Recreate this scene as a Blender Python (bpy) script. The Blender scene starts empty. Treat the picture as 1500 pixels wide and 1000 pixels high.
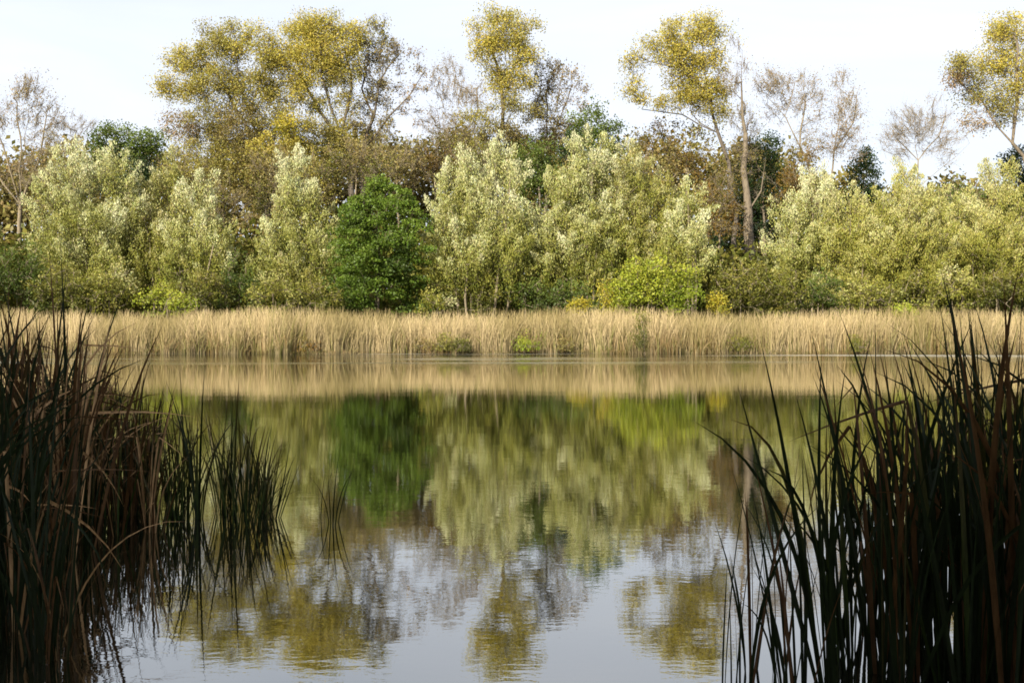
import bpy, math, random
import numpy as np
from mathutils import Vector

random.seed(11)
rng = np.random.default_rng(11)
C = bpy.context.scene.collection
scene = bpy.context.scene

# ------------------------------------------------------------------ camera, sky, sun
F = 1608.0            # focal length in photograph pixels
HZ = 472.0            # horizon row
CH = 1.6              # eye height above the water
cam = bpy.data.cameras.new('camera')
cam.sensor_width = 36; cam.lens = F/1500*36
cam.shift_y = -(500-HZ)/1500
cam.clip_start = 0.1; cam.clip_end = 6000
co = bpy.data.objects.new('camera', cam); C.objects.link(co)
co.location = (0, 0, CH); co.rotation_euler = (math.radians(90), 0, 0)
scene.camera = co

SUN_EL, SUN_AZ = math.radians(27), math.radians(30)     # azimuth: behind the camera, towards its left
to_sun = Vector((-math.sin(SUN_AZ)*math.cos(SUN_EL), -math.cos(SUN_AZ)*math.cos(SUN_EL), math.sin(SUN_EL)))
sl = bpy.data.lights.new('sun', 'SUN'); sl.energy = 5.0; sl.angle = math.radians(0.5); sl.color = (1.0, 0.92, 0.76)
so = bpy.data.objects.new('sun', sl); C.objects.link(so)
so.rotation_euler = to_sun.to_track_quat('Z', 'Y').to_euler(); so.location = (-20, -30, 30)

world = bpy.data.worlds.new('World'); scene.world = world; world.use_nodes = True
wn = world.node_tree; wn.nodes.clear()
def N(nt, typ, **kw):
    n = nt.nodes.new(typ)
    for k, v in kw.items():
        if k.startswith('i_'): n.inputs[k[2:].replace('_', ' ')].default_value = v
        else: setattr(n, k, v)
    return n
sky = N(wn, 'ShaderNodeTexSky', sky_type='NISHITA', sun_disc=False)
sky.sun_elevation = SUN_EL
sky.sun_rotation = math.atan2(to_sun.x, to_sun.y)
sky.dust_density = 2.0; sky.air_density = 1.0; sky.ozone_density = 1.2
tc = N(wn, 'ShaderNodeTexCoord')
mp = N(wn, 'ShaderNodeMapping'); mp.inputs['Scale'].default_value = (1.0, 1.0, 4.5); mp.inputs['Rotation'].default_value = (0.05, 0.12, 0)
nz = N(wn, 'ShaderNodeTexNoise', i_Scale=2.6, i_Detail=7.0, i_Roughness=0.55, i_Distortion=0.6)
rp = N(wn, 'ShaderNodeValToRGB'); rp.color_ramp.elements[0].position = 0.30; rp.color_ramp.elements[1].position = 0.72
rp.color_ramp.elements[0].color = (0.72,)*3+(1,); rp.color_ramp.elements[1].color = (0.93,)*3+(1,)
mx = N(wn, 'ShaderNodeMix', data_type='RGBA')
mx.inputs['B'].default_value = (6.25, 6.5, 7.15, 1)       # thin bright veil of high cloud
bg = N(wn, 'ShaderNodeBackground'); bg.inputs['Strength'].default_value = 0.075
ow = N(wn, 'ShaderNodeOutputWorld')
L = wn.links.new
L(tc.outputs['Generated'], mp.inputs['Vector']); L(mp.outputs[0], nz.inputs['Vector'])
L(nz.outputs['Fac'], rp.inputs[0]); L(rp.outputs[0], mx.inputs['Factor'])
L(sky.outputs[0], mx.inputs['A']); L(mx.outputs['Result'], bg.inputs['Color']); L(bg.outputs[0], ow.inputs[0])

scene.view_settings.view_transform = 'Standard'
scene.view_settings.look = 'None'
scene.view_settings.gamma = 1.0
scene.view_settings.use_curve_mapping = False
scene.view_settings.exposure = 1.2
scene.render.engine = 'CYCLES'
scene.cycles.filter_width = 1.7
scene.cycles.max_bounces = 6
scene.cycles.diffuse_bounces = 2
scene.cycles.transmission_bounces = 2
scene.cycles.sample_clamp_indirect = 6

# ------------------------------------------------------------------ helpers
def at(px, py, D):
    return np.array([(px-750)/F*D, D, CH+(HZ-py)/F*D])

def mat(name):
    m = bpy.data.materials.new(name); m.use_nodes = True
    m.node_tree.nodes.clear()
    return m, m.node_tree

def leaf_mat(name, trans=0.3, rough=0.55, gloss=0.02, back=None, gain=1.0):
    """leaf colour comes from the per-leaf tint; back = paler underside"""
    m, nt = mat(name); l = nt.links.new
    at_ = N(nt, 'ShaderNodeAttribute', attribute_name='tint')
    col = at_.outputs['Color']
    if back:
        g = N(nt, 'ShaderNodeNewGeometry')
        mm = N(nt, 'ShaderNodeMix', data_type='RGBA'); mm.inputs['B'].default_value = back+(1,)
        ml = N(nt, 'ShaderNodeMath', operation='MULTIPLY'); ml.inputs[1].default_value = 0.45
        l(g.outputs['Backfacing'], ml.inputs[0]); l(ml.outputs[0], mm.inputs['Factor']); l(col, mm.inputs['A'])
        col = mm.outputs['Result']
    d = N(nt, 'ShaderNodeBsdfDiffuse'); t = N(nt, 'ShaderNodeBsdfTranslucent')
    l(col, d.inputs[0]); l(col, t.inputs[0])
    ms = N(nt, 'ShaderNodeMixShader'); ms.inputs[0].default_value = trans
    l(d.outputs[0], ms.inputs[1]); l(t.outputs[0], ms.inputs[2])
    gl = N(nt, 'ShaderNodeBsdfGlossy'); gl.inputs['Roughness'].default_value = rough; gl.inputs['Color'].default_value = (0.8, 0.8, 0.8, 1)
    m2 = N(nt, 'ShaderNodeMixShader'); m2.inputs[0].default_value = gloss
    l(ms.outputs[0], m2.inputs[1]); l(gl.outputs[0], m2.inputs[2])
    o = N(nt, 'ShaderNodeOutputMaterial'); l(m2.outputs[0], o.inputs[0])
    return m

def streaky(m):
    nt = m.node_tree; l = nt.links.new
    a = [n for n in nt.nodes if n.type == 'ATTRIBUTE'][0]
    t = N(nt, 'ShaderNodeTexCoord'); mp_ = N(nt, 'ShaderNodeMapping'); mp_.inputs['Scale'].default_value = (60, 60, 9)
    n = N(nt, 'ShaderNodeTexNoise', i_Scale=1.0, i_Detail=4.0, i_Roughness=0.65)
    rr = N(nt, 'ShaderNodeValToRGB'); rr.color_ramp.elements[0].position = 0.3; rr.color_ramp.elements[1].position = 0.75
    rr.color_ramp.elements[0].color = (0.45, 0.40, 0.32, 1); rr.color_ramp.elements[1].color = (1.9, 1.75, 1.5, 1)
    mm = N(nt, 'ShaderNodeMix', data_type='RGBA', blend_type='MULTIPLY'); mm.inputs['Factor'].default_value = 1.0
    l(t.outputs['Object'], mp_.inputs[0]); l(mp_.outputs[0], n.inputs['Vector']); l(n.outputs['Fac'], rr.inputs[0])
    targets = [x.to_socket for x in a.outputs['Color'].links]
    l(a.outputs['Color'], mm.inputs['A']); l(rr.outputs[0], mm.inputs['B'])
    for q in targets: l(mm.outputs['Result'], q)

def bark_mat(name, c1, c2, scale=3.0):
    m, nt = mat(name); l = nt.links.new
    tcn = N(nt, 'ShaderNodeTexCoord'); mpn = N(nt, 'ShaderNodeMapping'); mpn.inputs['Scale'].default_value = (1, 1, 0.25)
    n1 = N(nt, 'ShaderNodeTexNoise', i_Scale=scale*3, i_Detail=6.0, i_Roughness=0.7)
    r = N(nt, 'ShaderNodeValToRGB'); r.color_ramp.elements[0].color = c1+(1,); r.color_ramp.elements[1].color = c2+(1,)
    r.color_ramp.elements[0].position = 0.3; r.color_ramp.elements[1].position = 0.7
    b = N(nt, 'ShaderNodeBump', i_Strength=0.7, i_Distance=0.05)
    d = N(nt, 'ShaderNodeBsdfPrincipled'); d.inputs['Roughness'].default_value = 0.9
    o = N(nt, 'ShaderNodeOutputMaterial')
    l(tcn.outputs['Object'], mpn.inputs[0]); l(mpn.outputs[0], n1.inputs['Vector']); l(n1.outputs['Fac'], r.inputs[0])
    l(r.outputs[0], d.inputs['Base Color']); l(n1.outputs['Fac'], b.inputs['Height']); l(b.outputs[0], d.inputs['Normal'])
    l(d.outputs[0], o.inputs[0])
    return m

M_leaf = leaf_mat('leaf', 0.40)
M_willow = leaf_mat('willow_leaf', 0.25)
M_reed = leaf_mat('dry_reed', 0.25, gloss=0.015)
M_blade = leaf_mat('cattail_blade', 0.15, rough=0.4, gloss=0.012)
streaky(M_blade)
M_bark = bark_mat('bark', (0.065, 0.05, 0.034), (0.20, 0.16, 0.11))
M_pale = bark_mat('pale_bark', (0.10, 0.08, 0.05), (0.25, 0.20, 0.13))
M_dark = bark_mat('dark_bark', (0.045, 0.037, 0.028), (0.13, 0.105, 0.08))

def np_mesh(name, V, faces, material, tint=None, smooth=False):
    """faces: list of int arrays (n,k)"""
    me = bpy.data.meshes.new(name)
    V = np.asarray(V, np.float32)
    me.vertices.add(len(V)); me.vertices.foreach_set('co', V.ravel())
    tot = sum(f.size for f in faces); nf = sum(len(f) for f in faces)
    me.loops.add(tot); me.polygons.add(nf)
    me.loops.foreach_set('vertex_index', np.concatenate([f.ravel() for f in faces]).astype(np.int32))
    st = []; s = 0
    for f in faces:
        st.append(s+np.arange(len(f))*f.shape[1]); s += f.size
    me.polygons.foreach_set('loop_start', np.concatenate(st).astype(np.int32))
    if smooth: me.polygons.foreach_set('use_smooth', np.ones(nf, bool))
    me.update(calc_edges=True)
    if tint is not None:
        a = me.color_attributes.new('tint', 'FLOAT_COLOR', 'POINT')
        c = np.ones((len(V), 4), np.float32); c[:, :3] = tint
        a.data.foreach_set('color', c.ravel())
    me.materials.append(material)
    return me

def link(name, me, parent=None, origin=None):
    o = bpy.data.objects.new(name, me); C.objects.link(o)
    if parent: o.parent = parent
    return o

def tag(o, label=None, cat=None, group=None, kind=None):
    if label: o['label'] = label
    if cat: o['category'] = cat
    if group: o['group'] = group
    if kind: o['kind'] = kind
    return o

def thing(name, loc, label, cat, group=None):
    o = bpy.data.objects.new(name, None); C.objects.link(o)
    o.location = tuple(float(v) for v in loc); o.empty_display_size = 0.3
    return tag(o, label, cat, group)

def unit(a):
    return a/np.maximum(np.linalg.norm(a, axis=-1, keepdims=True), 1e-9)

def rhombs(c, a, w, L_, W_, bend=0.12):
    """leaf faces: centre c, long axis a, width axis w"""
    n = len(c); nrm = np.cross(a, w)
    V = np.empty((n, 4, 3))
    V[:, 0] = c-a*L_[:, None]*0.5
    V[:, 1] = c+w*W_[:, None]*0.5+nrm*(L_*bend)[:, None]
    V[:, 2] = c+a*L_[:, None]*0.5
    V[:, 3] = c-w*W_[:, None]*0.5+nrm*(L_*bend)[:, None]
    Fq = np.arange(n*4).reshape(n, 4)
    return V.reshape(-1, 3), Fq

def tris(c, a, w, L_, W_):
    n = len(c); V = np.empty((n, 3, 3))
    V[:, 0] = c-a*L_[:, None]*0.45-w*W_[:, None]*0.5
    V[:, 1] = c-a*L_[:, None]*0.35+w*W_[:, None]*0.5
    V[:, 2] = c+a*L_[:, None]*0.6
    return V.reshape(-1, 3), np.arange(n*3).reshape(n, 3)

def rand_dirs(n):
    return unit(rng.normal(size=(n, 3)))

# ------------------------------------------------------------------ branch skeleton
def skeleton(polys, attract, stepn=3, wob=0.12, up=0.0):
    P = []; par = []
    for (pts, parent_hint) in polys:
        start = -1
        if parent_hint and P:
            start = int(np.argmin(np.linalg.norm(np.array(P)-pts[0], axis=1)))
            seq = pts[1:]
        else:
            seq = pts
        prev = start
        # densify with a little wander
        pp = [P[start]] + list(seq) if start >= 0 else list(seq)
        dense = []
        for i in range(len(pp)-1):
            k = max(1, int(np.linalg.norm(pp[i+1]-pp[i])/1.1))
            for j in range(k):
                q = pp[i]+(pp[i+1]-pp[i])*j/k
                if j: q = q+rng.normal(size=3)*wob*0.6
                dense.append(q)
        dense.append(pp[-1])
        if start >= 0: dense = dense[1:]
        for q in dense:
            P.append(np.array(q)); par.append(prev); prev = len(P)-1
    ntr = len(P)
    P = np.array(P); par = list(par)
    cap = len(P)+len(attract)*(stepn)+10
    A = np.zeros((cap, 3)); A[:len(P)] = P; n = len(P)
    d0 = np.array([np.min(np.linalg.norm(P-a, axis=1)) for a in attract]) if len(attract) else np.zeros(0)
    tips = []
    for i in np.argsort(d0):
        a = attract[i]
        d = np.linalg.norm(A[:n]-a, axis=1)
        cost = d+0.55*np.maximum(0, A[:n, 2]-a[2]+0.3*d)
        cost[:3] += 2.0
        j = int(np.argmin(cost))
        s = A[j]; dv = a-s; ln = np.linalg.norm(dv)
        k = max(1, min(stepn, int(ln/0.45)))
        prev = j
        side = rng.normal(size=3)*ln*wob
        for q in range(1, k+1):
            t = q/k
            pt = s+dv*t+side*math.sin(math.pi*t)
            pt[2] += -up*ln*math.sin(math.pi*t)*0.25
            A[n] = pt; par.append(prev); prev = n; n += 1
        tips.append(n-1)
    A = A[:n]; par = np.array(par)
    return A, par, np.array(tips, int), ntr

def radii(A, par, R, rt=0.014, n_main=1):
    n = len(A); cnt = np.zeros(n); has = np.zeros(n, bool)
    has[par[par >= 0]] = True
    cnt[~has] = 1
    for i in range(n-1, -1, -1):
        if par[i] >= 0: cnt[par[i]] += cnt[i]
    p = math.log(R/rt)/max(math.log(max(cnt[0], 2)), 0.5)
    r = rt*np.power(cnt, p)
    m = n_main-1
    for i in range(n):
        if i < n_main: r[i] *= 1-0.55*(i/max(m, 1))**1.5
        if par[i] >= 0: r[i] = min(r[i], r[par[i]])
    return r

def tubes(A, par, r, mask):
    idx = np.where((par >= 0) & mask)[0]
    if len(idx) == 0: return None
    out_V = []; out_F = []; off = 0
    p = A[par[idx]]; c = A[idx]; d = unit(c-p)
    dirn = np.zeros_like(A); dirn[idx] = d
    pd = dirn[par[idx]]; ok = (np.sum(pd*d, 1) > 0.6)
    d0 = np.where(ok[:, None], unit(pd+1e-9), d)
    r1 = r[idx]; r0 = np.minimum(r[par[idx]], r1*1.35)
    for lo, hi, k in ((0, 0.035, 3), (0.035, 0.12, 5), (0.12, 9, 10)):
        s = (r1 >= lo) & (r1 < hi)
        if not s.any(): continue
        def ring(cen, dd, rr):
            ref = np.tile(np.array([0.13, 0.99, 0.05]), (len(dd), 1))
            u = unit(np.cross(dd, ref)); v = np.cross(dd, u)
            an = np.arange(k)/k*2*math.pi
            return cen[:, None]+rr[:, None, None]*(np.cos(an)[None, :, None]*u[:, None]+np.sin(an)[None, :, None]*v[:, None])
        R0 = ring(p[s], d0[s], r0[s]); R1 = ring(c[s], d[s], r1[s])
        n = s.sum(); V = np.concatenate([R0, R1], 1).reshape(-1, 3)
        b = off+np.arange(n)[:, None]*2*k; j = np.arange(k)[None]; j2 = (j+1) % k
        Fq = np.stack([b+j, b+j2, b+k+j2, b+k+j], -1).reshape(-1, 4)
        out_V.append(V); out_F.append(Fq); off += len(V)
    return np.concatenate(out_V), np.concatenate(out_F)

def spikes(p, d, ln, r):
    """fine twigs as three-sided tapering spikes with one bend"""
    n = len(p); ref = np.tile(np.array([0.2, 0.97, 0.1]), (n, 1))
    u = unit(np.cross(d, ref)); v = np.cross(d, u)
    m = p+d*ln[:, None]*0.5+rng.normal(size=(n, 3))*ln[:, None]*0.05
    t = p+d*ln[:, None]+rng.normal(size=(n, 3))*ln[:, None]*0.10
    V = np.empty((n, 7, 3))
    for k in range(3):
        a = k*2.094
        V[:, k] = p+(u*math.cos(a)+v*math.sin(a))*r[:, None]
        V[:, 3+k] = m+(u*math.cos(a)+v*math.sin(a))*r[:, None]*0.7
    V[:, 6] = t
    b = np.arange(n)[:, None]*7
    q = np.concatenate([b+np.array([[k, (k+1) % 3, 3+(k+1) % 3, 3+k]]) for k in range(3)])
    tr = np.concatenate([b+np.array([[3+k, 3+(k+1) % 3, 6]]) for k in range(3)])
    return V.reshape(-1, 3), q, tr

# ------------------------------------------------------------------ palettes (base colours)
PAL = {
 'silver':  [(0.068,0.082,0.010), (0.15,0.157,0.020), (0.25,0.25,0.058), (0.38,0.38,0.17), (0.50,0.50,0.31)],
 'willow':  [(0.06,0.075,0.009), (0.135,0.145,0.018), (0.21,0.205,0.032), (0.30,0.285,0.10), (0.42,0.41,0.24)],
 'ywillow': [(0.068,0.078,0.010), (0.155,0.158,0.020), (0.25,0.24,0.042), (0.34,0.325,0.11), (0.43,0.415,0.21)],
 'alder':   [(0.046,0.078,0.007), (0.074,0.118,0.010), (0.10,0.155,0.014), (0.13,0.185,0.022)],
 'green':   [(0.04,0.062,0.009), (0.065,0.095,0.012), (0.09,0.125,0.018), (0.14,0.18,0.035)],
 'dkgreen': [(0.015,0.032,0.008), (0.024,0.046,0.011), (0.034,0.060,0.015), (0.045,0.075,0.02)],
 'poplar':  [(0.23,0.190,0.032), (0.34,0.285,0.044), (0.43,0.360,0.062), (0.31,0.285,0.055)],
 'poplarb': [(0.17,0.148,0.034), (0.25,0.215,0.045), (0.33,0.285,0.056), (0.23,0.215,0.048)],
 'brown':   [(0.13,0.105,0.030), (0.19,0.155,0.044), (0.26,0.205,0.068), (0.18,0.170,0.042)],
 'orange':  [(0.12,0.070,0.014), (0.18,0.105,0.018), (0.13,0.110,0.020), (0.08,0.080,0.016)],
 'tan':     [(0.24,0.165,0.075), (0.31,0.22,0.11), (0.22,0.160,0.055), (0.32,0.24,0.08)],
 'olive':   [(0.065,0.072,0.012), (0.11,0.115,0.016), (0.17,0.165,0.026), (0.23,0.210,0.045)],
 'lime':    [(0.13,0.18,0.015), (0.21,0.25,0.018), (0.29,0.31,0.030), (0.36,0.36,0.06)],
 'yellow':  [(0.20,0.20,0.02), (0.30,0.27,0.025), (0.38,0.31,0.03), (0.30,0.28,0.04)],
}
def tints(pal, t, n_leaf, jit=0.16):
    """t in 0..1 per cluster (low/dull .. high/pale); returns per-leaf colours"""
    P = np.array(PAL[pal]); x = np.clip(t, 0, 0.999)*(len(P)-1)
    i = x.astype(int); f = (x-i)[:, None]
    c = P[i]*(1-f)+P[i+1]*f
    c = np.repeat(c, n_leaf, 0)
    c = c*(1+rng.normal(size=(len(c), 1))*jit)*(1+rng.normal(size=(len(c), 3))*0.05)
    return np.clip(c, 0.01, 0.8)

def blob_points(cen, ax, n, inner=0.45):
    d = rand_dirs(n)
    ph = rng.uniform(0, 6.28, 6)
    lump = 1+0.13*np.sin(3.1*d[:, 0]*2+ph[0]+2*d[:, 2])+0.11*np.sin(5*d[:, 1]+ph[1])+0.12*np.sin(6*d[:, 2]+ph[2]+3*d[:, 0])
    rad = (inner+(1-inner)*rng.random(n)**0.6)*lump
    return cen+d*rad[:, None]*ax, d, rad

# ------------------------------------------------------------------ one tree
def tree(name, label, cat, D, blobs, trunk, pal='olive', R=0.2, group=None, leaf=(0.22, 0.13), L_n=26, dens=0.8,
         sig=0.34, twigs=3, twl=0.8, tw_r=0.011, bark=None, lm=None, limbs=(), upl=0.0, world=False, gz=0.3, tmix=0.5, stepn=3, spray=None, flat=None, stems=False):
    """blobs: (px, py, rx, ry[, palette, density, depth offset]); trunk: [(px, py), ...] from the top of the visible part down is fine"""
    bark = bark or M_bark; lm = lm or M_leaf
    conv = (lambda p, dd=0: np.array(p, float)) if world else (lambda p, dd=0: at(p[0], p[1], D+dd))
    S = 1.0 if world else D/F
    tp = [conv(p) for p in trunk]
    base = tp[0].copy(); base[2] = gz
    tp = [base]+(tp[1:] if not world else tp[1:])
    org = base.copy(); org[2] = gz
    polys = [(tp, None)]
    for lb in limbs:
        dd = 0; pts = []
        off = rng.uniform(-1, 1)
        for i, p in enumerate(lb): pts.append(conv(p, off*(1.2*i/max(1, len(lb)-1) if not stems else 1.0)))
        if stems: pts[0][2] = gz
        polys.append((pts, not stems))
    att = []; info = []
    for b in blobs:
        if world:
            cx, cy, cz, rx, rz = b[:5]; cen = np.array([cx, cy, cz]); pl = pal; ds = dens; ax = np.array([rx, rx, rz])
        else:
            px, py, rx, ry = b[:4]
            pl = b[4] if len(b) > 4 and b[4] else pal
            ds = dens*(b[5] if len(b) > 5 else 1); dd = b[6] if len(b) > 6 else rng.uniform(-0.8, 0.8)
            cen = conv((px, py), dd); ax = np.array([rx*S, max(rx, 0.6*min(rx, ry))*S*0.9, ry*S])
        area = 4*math.pi*(((ax[0]*ax[1])**1.6+(ax[0]*ax[2])**1.6+(ax[1]*ax[2])**1.6)/3)**(1/1.6)
        n = max(5, int(area*ds))
        pts, d, rad = blob_points(cen, ax, n)
        keep = pts[:, 2] > gz+0.3
        pts, d, rad = pts[keep], d[keep], rad[keep]
        att.append(pts); info.append((len(pts), pl, d, rad))
    att = np.concatenate(att)
    # skeleton reaches a subset of the cluster points
    sub = att if len(att) < 420 else att[rng.choice(len(att), 420, replace=False)]
    A, par, tips, ntr = skeleton(polys, sub, stepn=stepn)
    nm_ = 1
    while nm_ < ntr and par[nm_] == nm_-1: nm_ += 1
    r = radii(A, par, R, n_main=nm_)
    root = thing(name, org, label, cat, group)
    big = r > max(0.05, R*0.16)
    rid = np.arange(len(A))
    for i in range(len(A)):
        if par[i] >= 0: rid[i] = rid[par[i]]
    roots = np.unique(rid)
    for q in roots:
        tb = tubes(A-org, par, r, (big | (np.arange(len(A)) < ntr)) & (rid == q))
        nm = 'trunk' if len(roots) == 1 else 'stem'
        if tb: link(nm, np_mesh(nm, tb[0], [tb[1]], bark, smooth=True), root)
    big = big | (np.arange(len(A)) < ntr)
    fine = tubes(A-org, par, r, ~big)
    Vs = []; Fs = []; T3 = []; o = 0
    if fine: Vs.append(fine[0]); Fs.append(fine[1]); o = len(fine[0])
    if twigs:
        tip = np.repeat(att, twigs, 0)
        ctr = att.mean(0)
        dr = unit(unit(tip-ctr)*0.6+np.array([0, 0, 0.55])+rng.normal(size=tip.shape)*0.38)
        ln = rng.uniform(0.5, 1.25, len(tip))*twl
        V, q, t3 = spikes(tip-org-dr*ln[:, None]*0.45, dr, ln, np.full(len(tip), tw_r))
        Vs.append(V); Fs.append(q+o); T3 = [t3+o]
    if Vs:
        tg = link('twigs', np_mesh('twigs', np.concatenate(Vs), [np.concatenate(Fs)]+T3, bark), root); tg['kind'] = 'stuff'
    # leaves
    VV = []; TT = []; k0 = 0
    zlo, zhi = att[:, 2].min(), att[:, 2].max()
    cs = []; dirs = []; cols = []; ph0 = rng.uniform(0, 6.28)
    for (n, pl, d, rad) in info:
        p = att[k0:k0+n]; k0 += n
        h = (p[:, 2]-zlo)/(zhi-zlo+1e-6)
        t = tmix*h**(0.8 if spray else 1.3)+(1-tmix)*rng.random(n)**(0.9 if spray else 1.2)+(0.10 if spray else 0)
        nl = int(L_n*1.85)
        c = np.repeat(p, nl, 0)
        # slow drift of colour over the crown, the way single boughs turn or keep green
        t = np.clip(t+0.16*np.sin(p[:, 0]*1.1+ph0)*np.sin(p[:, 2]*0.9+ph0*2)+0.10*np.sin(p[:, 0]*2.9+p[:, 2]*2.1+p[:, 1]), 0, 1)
        if spray:
            H, rr = spray
            u = rng.random(n*nl)**0.8; lenf = np.repeat(rng.uniform(0.6, 1.25, n), nl)
            ax_ = unit(d*np.array([0.55, 0.55, 0.15])+np.array([0, 0, 0.85])+rng.normal(size=(n, 3))*0.22)
            ax_ = np.repeat(ax_, nl, 0)
            rad_ = rr*np.minimum(1, 1.25*(1-u)**0.55+0.1)*lenf
            off = ax_*((u-0.35)*H*lenf)[:, None]+rng.normal(size=(n*nl, 3))*(rad_*0.62)[:, None]
            tl = np.clip(np.repeat(t, nl)*0.72+(u-0.35)*0.50+rng.normal(size=n*nl)*0.07, 0, 1)  # silver leaf tips; highlights above and dark gaps below painted into the tint too
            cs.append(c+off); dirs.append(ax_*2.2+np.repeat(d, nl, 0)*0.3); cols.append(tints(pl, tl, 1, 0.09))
        else:
            off = np.clip(rng.normal(size=(n*nl, 3)), -1.7, 1.7)*sig*np.repeat(rng.uniform(0.6, 1.3, n), nl)[:, None]; off[:, 2] *= (flat if flat else 0.8+upl*1.2)
            if flat: off[:, 2] -= 0.25*np.hypot(off[:, 0], off[:, 1])
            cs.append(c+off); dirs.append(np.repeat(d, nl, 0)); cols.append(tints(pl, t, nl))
    if L_n:
        c = np.concatenate(cs); dd = np.concatenate(dirs); col = np.concatenate(cols)
        ok = c[:, 2] > 0.15; c, dd, col = c[ok], dd[ok], col[ok]
        a = unit(dd*0.35+np.array([0, 0, upl*1.6])+rng.normal(size=c.shape)*0.6)
        w = unit(np.cross(a, rand_dirs(len(c))))
        s = rng.uniform(0.7, 1.3, len(c))
        V, Fq = tris(c-org, a, w, leaf[0]*s*0.78, leaf[1]*s*0.85)
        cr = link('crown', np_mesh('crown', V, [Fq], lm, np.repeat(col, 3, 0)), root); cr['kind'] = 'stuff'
    return root

# ------------------------------------------------------------------ ground, water
def smooth(a, b, x):
    t = np.clip((x-a)/(b-a), 0, 1); return t*t*(3-2*t)
SH = 56.0
def shore_far(x): return SH+0.45*np.sin(x*0.23+1)+0.32*np.sin(x*0.71)+0.22*np.sin(x*2.3)+0.15*np.sin(x*5.1)
xs = np.unique(np.concatenate([np.linspace(-1500, -160, 14), np.linspace(-160, 160, 161), np.linspace(160, 1500, 14)]))
ys = np.unique(np.concatenate([np.linspace(-1500, -60, 12), np.linspace(-60, 0, 25), np.linspace(0, 12, 25), np.linspace(12, 54, 12),
                               np.linspace(54, 60, 25), np.linspace(60, 140, 40), np.linspace(140, 2500, 14)]))
X, Y = np.meshgrid(xs, ys)
near = 2.6+0.5*np.sin(X*0.4)+0.3*np.sin(X*1.1)
inside = smooth(0, 2.2, Y-near)*(1-smooth(-0.4, 1.0, Y-shore_far(X)))*(1-smooth(135, 145, np.abs(X)))
land = 0.28+0.12*np.sin(X*0.5)*np.sin(Y*0.43)+0.6*smooth(62, 95, Y)+2.0*smooth(120, 400, Y)+0.35*smooth(0, -12, Y)
Z = land*(1-inside)+(-1.3)*inside
V = np.stack([X, Y, Z], -1).reshape(-1, 3)
nx, ny = len(xs), len(ys)
ii, jj = np.meshgrid(np.arange(nx-1), np.arange(ny-1))
b = (jj*nx+ii).ravel()
Fq = np.stack([b, b+1, b+nx+1, b+nx], -1)
mg, nt = mat('earth'); l = nt.links.new
tcn = N(nt, 'ShaderNodeTexCoord')
n1 = N(nt, 'ShaderNodeTexNoise', i_Scale=1.3, i_Detail=8.0, i_Roughness=0.7)
r1 = N(nt, 'ShaderNodeValToRGB'); e = r1.color_ramp.elements
e[0].position = 0.32; e[0].color = (0.035, 0.026, 0.016, 1); e[1].position = 0.7; e[1].color = (0.075, 0.085, 0.028, 1)
pb = N(nt, 'ShaderNodeBsdfPrincipled'); pb.inputs['Roughness'].default_value = 0.95
bp = N(nt, 'ShaderNodeBump', i_Strength=0.8, i_Distance=0.08); om = N(nt, 'ShaderNodeOutputMaterial')
l(tcn.outputs['Object'], n1.inputs['Vector']); l(n1.outputs['Fac'], r1.inputs[0]); l(r1.outputs[0], pb.inputs['Base Color'])
l(n1.outputs['Fac'], bp.inputs['Height']); l(bp.outputs[0], pb.inputs['Normal']); l(pb.outputs[0], om.inputs[0])
g = link('ground', np_mesh('ground', V, [Fq], mg, smooth=True)); g['kind'] = 'structure'; g['label'] = 'low grassy earth banks and bed around the pond'

# water
mw, nt = mat('pond_water'); l = nt.links.new
tcn = N(nt, 'ShaderNodeTexCoord')
def wave(sx, sy, scale, detail, rough=0.5, dist=0.0):
    mpn = N(nt, 'ShaderNodeMapping'); mpn.inputs['Scale'].default_value = (sx, sy, 1)
    n = N(nt, 'ShaderNodeTexNoise', i_Scale=scale, i_Detail=detail, i_Roughness=rough, i_Distortion=dist)
    l(tcn.outputs['Object'], mpn.inputs[0]); l(mpn.outputs[0], n.inputs['Vector'])
    return n.outputs['Fac']
def math_(op, a, b_):
    n = N(nt, 'ShaderNodeMath', operation=op)
    for i, v in enumerate((a, b_)):
        if isinstance(v, (int, float)): n.inputs[i].default_value = v
        else: l(v, n.inputs[i])
    return n.outputs[0]
long_w = wave(0.30, 1.0, 1.1, 2.0, 0.45, 0.2)       # slow swell
mid_w = wave(0.55, 1.0, 5.5, 2.5, 0.5, 0.3)         # small ripples
fine_w = wave(0.6, 1.0, 22.0, 2.0, 0.5)
patch = wave(0.045, 0.22, 1.0, 3.0, 0.55, 0.5)       # where the breeze touches the surface
# breeze patch lies along the far shore
sx = N(nt, 'ShaderNodeSeparateXYZ'); l(tcn.outputs['Object'], sx.inputs[0])
mr = N(nt, 'ShaderNodeMapRange', i_From_Min=37.0, i_From_Max=46.0); mr.interpolation_type = 'SMOOTHSTEP'; l(sx.outputs[1], mr.inputs[0])
pr = N(nt, 'ShaderNodeMapRange', i_From_Min=0.42, i_From_Max=0.72); l(patch, pr.inputs[0])
br = math_('MULTIPLY', mr.outputs[0], pr.outputs[0])
h = math_('ADD', math_('MULTIPLY', long_w, 0.0013), math_('MULTIPLY', mid_w, 0.0006))
h = math_('ADD', h, math_('MULTIPLY', fine_w, math_('ADD', math_('MULTIPLY', br, 0.014), 0.00025)))
bp = N(nt, 'ShaderNodeBump', i_Strength=1.0, i_Distance=1.0); l(h, bp.inputs['Height'])
gl = N(nt, 'ShaderNodeBsdfGlossy'); l(bp.outputs[0], gl.inputs['Normal']); gl.inputs['Color'].default_value = (0.90, 0.90, 0.87, 1)
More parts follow.
